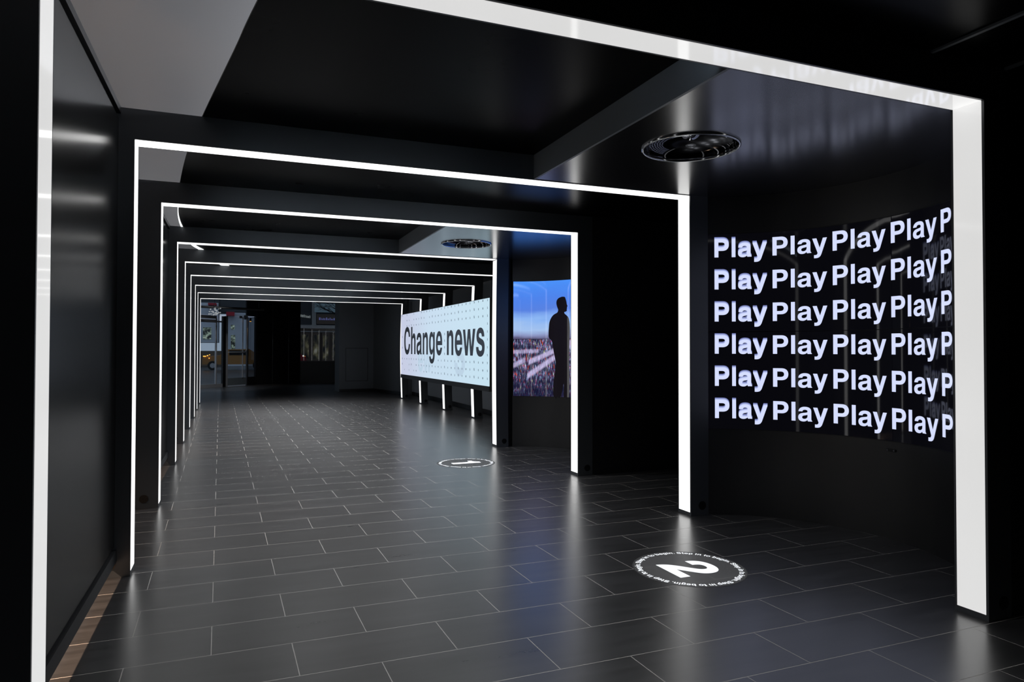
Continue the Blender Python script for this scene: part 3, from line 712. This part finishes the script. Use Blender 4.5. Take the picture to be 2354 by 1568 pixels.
# ------------------------------------------------------------------ floor decals
def decal(center, numeral, lab):
    cx, cy = center
    T = thing('floor_decal', lab, 'floor sticker', (cx, cy, 0), 'round step in to begin floor stickers')
    bm = bmesh.new(); cyl(bm, (cx, cy, 0.0002), (cx, cy, 0.0010), 0.398, 96); obj('vinyl_disc', bm, 'film', T)
    # numeral, its top pointing at the screen (+X)
    bm = bmesh.new()
    if numeral == '2': e = 0.378 / 0.718; u0, v0 = -4.24 + 4.095, 2.816 - 2.998
    else: e = 0.400 / 0.718; u0, v0 = -0.145 - 0.02 * e, -0.197
    add_text(bm, numeral, e, lambda u, v: (cx + v0 + v, cy - u0 - u, 0.0014), steps=12, xs=1.0); orient(bm, (0, 0, 1))
    obj('numeral', bm, 'decalwhite', T)
    bm = bmesh.new(); em = 0.0545; r0 = 0.340; phrase = 'Step in to begin.'
    for k in range(5):
        a0 = math.radians(69 - 72 * k)
        def fn(u, v):
            a = a0 - u / (r0 + 0.012); r = r0 + v
            return (cx + r * math.cos(a), cy + r * math.sin(a), 0.0014)
        wd = text_width(phrase) * em / 1000
        sp = (math.radians(72) * (r0 + 0.012) - 0.012) / wd
        add_text(bm, phrase, em, fn, xs=min(sp, 1.06) * 1.0, steps=4)
    orient(bm, (0, 0, 1)); obj('ring_lettering', bm, 'decalwhite', T)
decal((2.998, 4.095), '2', 'round floor sticker with white numeral 2, nearer of the two')
decal((2.93, 9.005), '1', 'round floor sticker with white numeral 1, farther of the two')

# ------------------------------------------------------------------ curved light slot in the ceiling
def arc_x(y):
    for (x0, y0), (x1, y1) in zip(ARCS[:-1], ARCS[1:]):
        if y0 <= y <= y1: return x0 + (x1 - x0) * (y - y0) / (y1 - y0)
T = thing('curved_ceiling_light', 'thin curved white light slot in the ceiling seen through the third to fifth portals', 'light', (-0.7, 10.5, TOP))
bm = bmesh.new(); prev = None
n = 60
for k in range(n + 1):
    y = 8.2 + (15.6 - 8.2) * k / n; w = 0.004 + 0.145 * ((y - 8.2) / 6.4) ** 1.7
    x = arc_x(y) + 0.004
    ring = [bm.verts.new(p) for p in ((x, y, TOP - 0.004), (x + w, y, TOP - 0.004), (x + w, y, TOP - 0.0005), (x, y, TOP - 0.0005))]
    if prev:
        for j in range(4): bm.faces.new((prev[j], prev[(j + 1) % 4], ring[(j + 1) % 4], ring[j]))
    else: bm.faces.new(ring[::-1])
    prev = ring
bm.faces.new(prev); bmesh.ops.recalc_face_normals(bm, faces=bm.faces)
obj('diffuser', bm, 'arc', T)

# ------------------------------------------------------------------ bodies of the added fill lights, all out of the camera's sight
MAT['warmlens'] = emit('warm_lens', (1.0, 0.72, 0.5), 2.5)
for k, (y, e) in enumerate(ADDED_SCONCES):
    T = thing('added_wall_light', 'small unseen warm wall light added on the dark left wall beyond the portals', 'light', (-3.1, y, 2.2), 'added warm wall lights of the left walkway')
    bm = bmesh.new(); box(bm, -3.1, -3.03, y - 0.07, y + 0.07, 2.21, 2.42, bev=0.008); obj('housing', bm, 'rail', T)
    bm = bmesh.new(); cyl(bm, (-3.062, y, 2.195), (-3.062, y, 2.215), 0.025, 20); obj('lens', bm, 'warmlens', T)
for k, (x, y) in enumerate(FILL_UPLIGHTS):
    T = thing('fill_uplight', 'unseen fill light in a shallow black trough, added on top of the black canopy', 'light', (x, y, TOP + 0.012), 'added uplights on top of the canopy')
    obj('trough', BX(x - 0.15, x + 0.15, y - 1.02, y + 1.02, TOP + 0.018, TOP + 0.10), 'rail', T)

T = thing('hall_fill_light', 'small black fill spotlight added on the dark ceiling of the far hall', 'light', (-0.6, 26.45, 3.95))
bm = bmesh.new(); cyl(bm, (-0.6, 26.42, 3.87), (-0.6, 26.42, 3.95), 0.05, 16); obj('housing', bm, 'blacktrim', T)
for k, (x, y) in enumerate(FILL_SPOTS):
    T = thing('fill_lamp', 'small bare globe lamp on the black ceiling, out of sight behind a portal lintel', 'light', (x, y, TOP), 'added fill lamps on the black ceiling')
    bm = bmesh.new(); lathe(bm, [(0, 0), (0.05, 0.0), (0.05, -0.012), (0.02, -0.016), (0.02, -0.045), (0, -0.045)], (x, y, TOP), 28); obj('lamp_holder', bm, 'blacktrim', T)

for y in FILL_WASHERS:
    T = thing('fill_washer', 'slim black linear fill light added out of sight behind a portal lintel', 'light', (1.6, y + 0.2, TOP), 'added linear fill lights behind the lintels')
    bm = bmesh.new(); box(bm, -0.22, 3.42, y + 0.19, y + 0.24, 3.06, 3.14); box(bm, -0.22, 3.42, y + 0.19, y + 0.24, 3.14, TOP); obj('housing', bm, 'blacktrim', T)

MAT['amber'] = emit('amber_lamp', (1.0, 0.45, 0.06), 2.0)
# ------------------------------------------------------------------ far end: glass doors, wall, window
A = Vector((-1.30, 29.94)); B = Vector((0.84, 32.40)); DIR = (B - A).normalized(); NRM = Vector((DIR.y, -DIR.x))   # NRM looks back to the hall
def q3(s, d, z):
    p = A + DIR * s + NRM * d; return Vector((p.x, p.y, z))
def dbox(bm, s0, s1, z0, z1, d0=-0.03, d1=0.03):
    vs = [bm.verts.new(q3(s, d, z)) for z in (z0, z1) for (s, d) in ((s0, d0), (s1, d0), (s1, d1), (s0, d1))]
    fs = [bm.faces.new([vs[i] for i in f]) for f in ((3, 2, 1, 0), (4, 5, 6, 7), (0, 1, 5, 4), (1, 2, 6, 5), (2, 3, 7, 6), (3, 0, 4, 7))]
    bmesh.ops.recalc_face_normals(bm, faces=fs)
# fixed / revolving glazing at the left
root = obj('door_1', (lambda b: (dbox(b, -2.4, 0.80, 2.80, 2.92), dbox(b, -2.4, 0.76, 0.0, 0.14), b)[2])(bmesh.new()), 'steel'); root['kind'] = 'structure'
def part_of(name, par, m, fn):
    b = bmesh.new(); fn(b); return sub(name, b, m, par, None)
part_of('door_glass', root, 'glass', lambda b: dbox(b, -2.4, 0.76, 0.14, 2.66, -0.004, 0.004))
part_of('transom_glass', root, 'glass', lambda b: dbox(b, -2.4, 2.56, 2.96, 3.95, -0.004, 0.004))
part_of('door_rail', root, 'steel', lambda b: dbox(b, -2.4, 0.78, 2.64, 2.76))
part_of('door_stile', root, 'steel', lambda b: dbox(b, 0.76, 0.82, 0.0, 2.80))
part_of('side_glass', root, 'glass', lambda b: dbox(b, 0.82, 1.15, 0.14, 2.66, -0.004, 0.004))
part_of('side_rail', root, 'steel', lambda b: (dbox(b, 0.82, 1.15, 0, 0.14), dbox(b, 0.82, 1.18, 2.66, 2.72)))
part_of('black_jamb', root, 'blacktrim', lambda b: dbox(b, 1.15, 1.32, 0, 2.92, -0.05, 0.04))
root = obj('door_2', (lambda b: (dbox(b, 1.32, 1.42, 0.0, 2.94, -0.04, 0.05), b)[1])(bmesh.new()), 'steel'); root['kind'] = 'structure'
part_of('door_glass', root, 'glass', lambda b: dbox(b, 1.42, 2.56, 0.35, 2.94, -0.004, 0.004))
part_of('kick_plate', root, 'plate', lambda b: dbox(b, 1.42, 2.56, 0.04, 0.35, -0.02, 0.02))
part_of('hinge_block', root, 'steel', lambda b: (dbox(b, 2.36, 2.60, 2.84, 3.02, -0.06, 0.06), dbox(b, 2.10, 2.28, 2.88, 2.98, -0.04, 0.04)))
def handle(b):
    pts = [q3(1.42, 0.09, 1.43), q3(2.36, 0.09, 1.43), q3(2.44, 0.09, 1.45), q3(2.50, 0.09, 1.52), q3(2.52, 0.09, 1.60), q3(2.52, 0.09, 2.90)]
    tube(b, pts, 0.026)
    cyl(b, q3(1.46, 0.0, 1.43), q3(1.46, 0.09, 1.43), 0.015, 8); cyl(b, q3(2.52, 0.0, 2.86), q3(2.52, 0.09, 2.86), 0.015, 8)
part_of('pull_handle', root, 'steel', handle)
part_of('pivot_rod', root, 'steel', lambda b: cyl(b, q3(2.30, 0.05, 0.35), q3(2.30, 0.05, 2.92), 0.022, 10))
root = obj('window_2', (lambda b: (dbox(b, 2.60, 2.66, 0, 2.94, -0.04, 0.04), dbox(b, 3.12, 3.22, 0, 3.95, -0.04, 0.04), dbox(b, 2.66, 3.12, 0, 0.36), b)[3])(bmesh.new()), 'wallblk'); root['kind'] = 'structure'
part_of('window_glass', root, 'tint', lambda b: dbox(b, 2.66, 3.12, 0.36, 2.94, -0.004, 0.004))
part_of('window_head', root, 'wallblk', lambda b: dbox(b, 2.56, 3.12, 3.0, 3.95))
T = thing('amber_spotlight', 'tiny amber spotlight glowing at the top right of the far glass door', 'light', (0.55, 31.7, 2.72))
bm = bmesh.new(); cyl(bm, (0.55, 31.7, 2.76), (0.55, 31.7, 2.90), 0.045, 14); obj('housing', bm, 'rail', T)
bm = bmesh.new(); cyl(bm, (0.55, 31.7, 2.90), (0.75, 32.2, 2.95), 0.012, 8); obj('arm', bm, 'rail', T)
bm = bmesh.new(); cyl(bm, (0.55, 31.7, 2.752), (0.55, 31.7, 2.762), 0.036, 14); obj('lens', bm, 'amber', T)
# high bar across the glazing
T = thing('ceiling_track', 'long thin dark horizontal rail high in front of the far glass doors', 'rail', (-0.3, 28.5, 3.12))
bm = bmesh.new(); cyl(bm, (-2.2, 28.45, 3.19), (1.0, 28.6, 3.10), 0.045, 12); obj('rail_bar', bm, 'rail', T)
for x in (-1.9, -0.6, 0.8):
    bm = bmesh.new(); cyl(bm, (x, 28.5, 3.15), (x, 28.5, 3.95), 0.010, 8); obj('hanger_rod', bm, 'rail', T)
# chandelier-like clustered lamp hanging above the door
T = thing('pendant_lamp', 'small sparkling clustered pendant lamp hanging above the far glass doors', 'lamp', (-0.78, 28.2, 2.9))
bm = bmesh.new(); cyl(bm, (-0.78, 28.2, 3.0), (-0.78, 28.2, 3.95), 0.008, 8); obj('cord', bm, 'rail', T)
bm = bmesh.new(); rn = random.Random(5)
for k in range(34):
    a = rn.uniform(0, 2 * PI); r = rn.uniform(0.02, 0.24); z = 2.98 + rn.uniform(-0.13, 0.12)
    bmesh.ops.create_icosphere(bm, subdivisions=1, radius=rn.uniform(0.018, 0.034), matrix=Matrix.Translation((-0.78 + r * math.cos(a), 28.2 + r * math.sin(a), z)))
obj('lamp_cluster', bm, emit('sparkle_glass', (0.75, 0.8, 0.85), 0.35), T)
# black wall right of the doors and the wall below the far window
W0, W1, W2 = Vector((0.84, 32.40)), Vector((2.73, 33.00)), Vector((4.60, 32.70))
def wallseg(bm, a, b, z0, z1, th=0.12):
    d = (b - a).normalized(); nn = Vector((-d.y, d.x)) * th
    prism(bm, [tuple(a), tuple(b), tuple(b + nn), tuple(a + nn)], z0, z1)
bm = bmesh.new(); wallseg(bm, W0, W1, 0, 3.95); wallseg(bm, W1, W2 + Vector((0.2, -0.03)), 0, 0.98)
for f_ in (0.0, 0.35, 0.72):
    p = W0.lerp(W1, f_); box(bm, p.x - 0.012, p.x + 0.012, p.y - 0.02, p.y + 0.03, 0, 3.95)
wallseg(bm, W0 + Vector((0, -.012)), W1 + Vector((0, -.012)), 0.95, 0.965, 0.01)
struct('wall_far', bm, 'stone')
struct('wall_far_right', BX(4.6, 7.0, 32.6, 32.75, 0, 3.95), 'wallblk')
struct('wall_hall_right', BX(6.9, 7.0, 26.6, 32.75, 0, 3.95), 'wallblk')
struct('wall_far_left', BX(-3.2, -2.85, 27.6, 29.9, 0, 3.95), 'wallblk')
bm = bmesh.new(); wallseg(bm, W1, W2, 0.98, 1.03, 0.08)
w1 = obj('window_1', bm, 'rail'); w1['kind'] = 'structure'
bm = bmesh.new(); wallseg(bm, W1 + Vector((0, .05)), W2 + Vector((0, .05)), 1.03, 3.95, 0.01); sub('window_glass', bm, 'tint', w1, None)

# ------------------------------------------------------------------ the street outside
MAT['asphalt'] = plain('wet_asphalt', (0.045, 0.042, 0.042), 0.35, noise=0.1, scale=1)
MAT['facade'] = plain('grey_blue_facade', (0.62, 0.68, 0.76), 0.6, noise=0.05, scale=3)
MAT['facade2'] = plain('brown_shop_front', (0.16, 0.12, 0.09), 0.5)
MAT['facade3'] = plain('dark_upper_storey', (0.05, 0.055, 0.06), 0.6)
MAT['cornice'] = plain('pale_cornice', (0.42, 0.42, 0.40), 0.6)
MAT['taxi'] = plain('ochre_car_paint', (0.30, 0.15, 0.05), 0.3)
MAT['redpaint'] = plain('red_car_paint', (0.25, 0.01, 0.02), 0.3)
MAT['redcloth'] = plain('red_awning_cloth', (0.45, 0.03, 0.05), 0.7)
MAT['rubber'] = plain('black_rubber', (0.01, 0.01, 0.01), 0.6)
MAT['bark'] = plain('dark_bark', (0.03, 0.028, 0.026), 0.9)
def window_lit(name, col, s, sc_=(6, 6, 9)):
    m, nt, N, L, b = new_mat(name)
    tc = nd(N, 'ShaderNodeTexCoord'); mp = nd(N, 'ShaderNodeMapping'); mp.inputs['Scale'].default_value = sc_
    L.new(tc.outputs['Object'], mp.inputs[0]); v = nd(N, 'ShaderNodeTexNoise'); v.inputs['Scale'].default_value = 0.6; v.inputs['Detail'].default_value = 5; L.new(mp.outputs[0], v.inputs['Vector'])
    c = ramp(N, L, v.outputs['Fac'], [(0.40, (0.01, 0.012, 0.012)), (0.52, tuple(x * 0.35 for x in col)), (0.62, col), (0.70, (1, 0.95, 0.8))])
    L.new(c, b.inputs['Emission Color']); S(b, base=(0.02, 0.02, 0.02), rough=0.2, ems=s); return m
MAT['litwarm'] = window_lit('warm_lit_shop_interior', (0.45, 0.40, 0.22), 0.32, (4, 4, 2.5))
MAT['litgreen'] = window_lit('pale_lit_window', (0.50, 0.62, 0.50), 0.45, (6, 6, 6))
MAT['whitelamp'] = emit('white_lamp', (1.0, 0.95, 0.85), 2.0)
MAT['redlamp'] = emit('red_lamp', (1.0, 0.05, 0.15), 1.5)
MAT['signblue'] = emit('blue_sign_light', (0.25, 0.25, 0.6), 0.7)
MAT['signwhite'] = emit('white_sign_light', (0.6, 0.62, 0.6), 0.7)

g = obj('ground_outside', BX(-60, 60, 34.0, 120, -0.12, 0.0), 'asphalt'); g['kind'] = 'structure'
# grey building behind the door
T = thing('grey_building', 'grey blue building with lit windows seen through the far glass door', 'building', (-0.3, 70, 0))
obj('facade', BX(-0.9, 1.9, 69.5, 75, 0, 5.0), 'facade', T); obj('base_storey', BX(-9, 1.9, 70.2, 75, 0, 1.4), 'facade2', T); obj('side_facade', BX(-9, -1.6, 70.0, 75, 2.2, 5.9), 'facade', T)
obj('upper_storey', BX(-9, 3.2, 70.3, 75, 5.1, 14), 'facade3', T)
for a in ((-0.50, -0.19, 3.43, 3.84), (-0.49, -0.13, 1.32, 2.90)): obj('window', BX(a[0], a[1], 69.42, 69.52, a[2], a[3]), 'litgreen', T)
obj('window', BX(-2.9, -2.2, 69.92, 70.02, 2.5, 3.6), 'litgreen', T)
T = thing('awning', 'bright red narrow awning above the far revolving door view', 'awning', (-2.1, 69, 5.6)); obj('cloth', BX(-2.45, -1.75, 68.6, 69.99, 5.62, 5.80), 'redcloth', T)
T = thing('awning', 'dark red wide awning above the grey building front', 'awning', (-0.7, 69, 4.7)); obj('cloth', BX(-0.9, -0.2, 68.3, 69.49, 4.66, 5.0), 'redcloth', T)
# ochre car
T = thing('car', 'ochre car with amber lamps seen through the far glass doors', 'car', (-0.4, 56, 0))
bm = bmesh.new()
prof = [(-2.35, 0.42), (-2.35, 0.85), (-2.2, 1.02), (-1.2, 1.10), (-0.6, 1.55), (0.9, 1.58), (1.6, 1.12), (2.2, 1.02), (2.3, 0.42)]
vs0 = [bm.verts.new((x, 56.0, z)) for x, z in prof]; vs1 = [bm.verts.new((x, 57.7, z)) for x, z in prof]
bm.faces.new(vs0); bm.faces.new(vs1[::-1])
for i in range(len(prof)): bm.faces.new((vs0[i], vs1[i], vs1[(i + 1) % len(prof)], vs0[(i + 1) % len(prof)]))
bmesh.ops.recalc_face_normals(bm, faces=bm.faces); body = obj('body', bm, 'taxi', T)
for x in (-1.65, 1.5):
    bm = bmesh.new(); cyl(bm, (x, 55.95, 0.34), (x, 56.2, 0.34), 0.34, 24); wv = obj('wheel', bm, 'rubber', T)
    bm = bmesh.new(); cyl(bm, (x, 55.93, 0.34), (x, 55.96, 0.34), 0.19, 10); sub('hub_cap', bm, 'steel', wv, None)
bm = bmesh.new(); box(bm, -0.5, 0.85, 55.97, 56.01, 1.12, 1.48); obj('side_window', bm, 'stone', T)
for a in ((-2.3, -2.1, 1.0, 1.07), (-2.05, -1.95, 1.05, 1.12), (-1.9, -1.82, 1.12, 1.17), (-1.92, -1.85, 0.86, 0.92)):
    bm = bmesh.new(); box(bm, a[0], a[1], 55.93, 56.0, a[2], a[3]); obj('lamp', bm, 'amber', T)
# red car beyond the far window
T = thing('car', 'red car with one white headlamp seen through the far right window', 'car', (3.9, 56, 0))
bm = bmesh.new(); prof = [(2.55, 0.4), (2.55, 1.0), (2.9, 1.15), (3.3, 1.55), (4.4, 1.55), (4.75, 1.1), (5.05, 1.0), (5.1, 0.4)]
vs0 = [bm.verts.new((x, 56.0, z)) for x, z in prof]; vs1 = [bm.verts.new((x, 57.7, z)) for x, z in prof]
bm.faces.new(vs0); bm.faces.new(vs1[::-1])
for i in range(len(prof)): bm.faces.new((vs0[i], vs1[i], vs1[(i + 1) % len(prof)], vs0[(i + 1) % len(prof)]))
bmesh.ops.recalc_face_normals(bm, faces=bm.faces); obj('body', bm, 'redpaint', T)
for x in (3.1, 4.5):
    bm = bmesh.new(); cyl(bm, (x, 55.95, 0.34), (x, 56.2, 0.34), 0.34, 20); obj('wheel', bm, 'rubber', T)
bm = bmesh.new(); box(bm, 4.80, 4.90, 55.94, 56.0, 1.05 - .05, 1.15 - .05); obj('headlamp', bm, 'whitelamp', T)
bm = bmesh.new(); box(bm, 4.95, 4.99, 55.94, 56.0, 1.0, 1.05); obj('turn_lamp', bm, 'amber', T)
# shop front beyond the far window
T = thing('street_building', 'brown shop front with warm lit double doors beyond the far window', 'building', (6.3, 58.5, 0))
obj('wall', BX(3.0, 11, 58.6, 62, 0, 3.3), 'facade2', T); obj('upper_wall', BX(3.0, 11, 58.8, 62, 3.5, 12), 'facade3', T)
bm = bmesh.new(); box(bm, 3.0, 11, 58.3, 58.8, 3.28, 3.56); box(bm, 3.0, 11, 58.45, 58.8, 2.98, 3.06); obj('cornice', bm, 'cornice', T)
obj('pilaster', BX(5.75, 6.08, 58.65, 58.8, 3.56, 7.0), 'cornice', T)
for x0, x1 in ((5.74, 6.40), (6.52, 7.15)):
    d = obj('door', BX(x0, x1, 58.45, 58.6, 0.1, 2.95), 'facade2', T); sub('door_glass', BX(x0 + .10, x1 - .10, 58.43, 58.46, 0.75, 2.75), 'litwarm', d, None)
for x0, x1 in ((3.9, 4.78), (4.90, 5.50), (7.35, 8.2)): obj('shop_window', BX(x0, x1, 58.5, 58.61, 0.9, 2.75), 'litwarm', T)
T = thing('shop_sign', 'dark brown sign board with small blue lit lettering beyond the far window', 'sign', (6.8, 58.6, 3.7))
sb = obj('board', BX(6.12, 7.9, 58.6, 58.79, 3.66, 4.48), 'facade2', T)
bm = bmesh.new(); rn = random.Random(2); x = 6.3
while x < 7.6:
    w_ = rn.uniform(0.03, 0.10); box(bm, x, x + w_, 58.56, 58.59, 3.98, 3.98 + rn.uniform(0.1, 0.22)); x += w_ + rn.uniform(0.03, 0.06)
sub('sign_lettering', bm, 'signblue', sb, None)
T = thing('shop_sign', 'small white lit script sign left of the brown board beyond the far window', 'sign', (5.2, 58.6, 4.1))
bm = bmesh.new(); x = 4.85
while x < 5.65:
    w_ = rn.uniform(0.03, 0.09); box(bm, x, x + w_, 58.66, 58.79, 4.22 - (x - 4.85) * 0.12, 4.30 - (x - 4.85) * 0.12 + rn.uniform(0.0, 0.14)); x += w_ + rn.uniform(0.03, 0.06)
obj('sign_lettering', bm, 'signwhite', T)
# bare tree against a pale gap of sky
T = thing('bare_tree', 'bare dark tree branches across the top of the far window', 'tree', (8.6, 50, 0))
bm = bmesh.new(); cyl(bm, (8.3, 50, 0), (7.9, 50, 3.6), 0.13, 10, 0.08); obj('trunk', bm, 'bark', T)
bm = bmesh.new(); rn = random.Random(11)
def branch(p, d, L_, r, depth):
    q = p + d * L_; cyl(bm, p, q, r, 6, r * 0.65)
    if depth == 0: return
    for k in range(3):
        nd_ = (d + Vector((rn.uniform(-.8, .6), rn.uniform(-.5, .5), rn.uniform(-.45, .5)))).normalized()
        branch(q, nd_, L_ * rn.uniform(.6, .85), r * .62, depth - 1)
branch(Vector((7.9, 50, 3.5)), Vector((-0.8, 0, 0.45)).normalized(), 0.9, 0.06, 4)
branch(Vector((7.9, 50, 3.6)), Vector((-0.2, 0, 0.9)).normalized(), 0.8, 0.06, 4)
obj('branches', bm, 'bark', T)
T = thing('sky_board', 'pale blue glowing board standing for the sky behind the bare tree branches', 'sign', (6.7, 57.5, 4.6))  # glowing board put in place of the pale patch of sky
obj('board', BX(5.95, 7.6, 58.5, 58.62, 4.62, 5.35), emit('pale_blue_board', lin(110, 135, 150), 0.6), T)
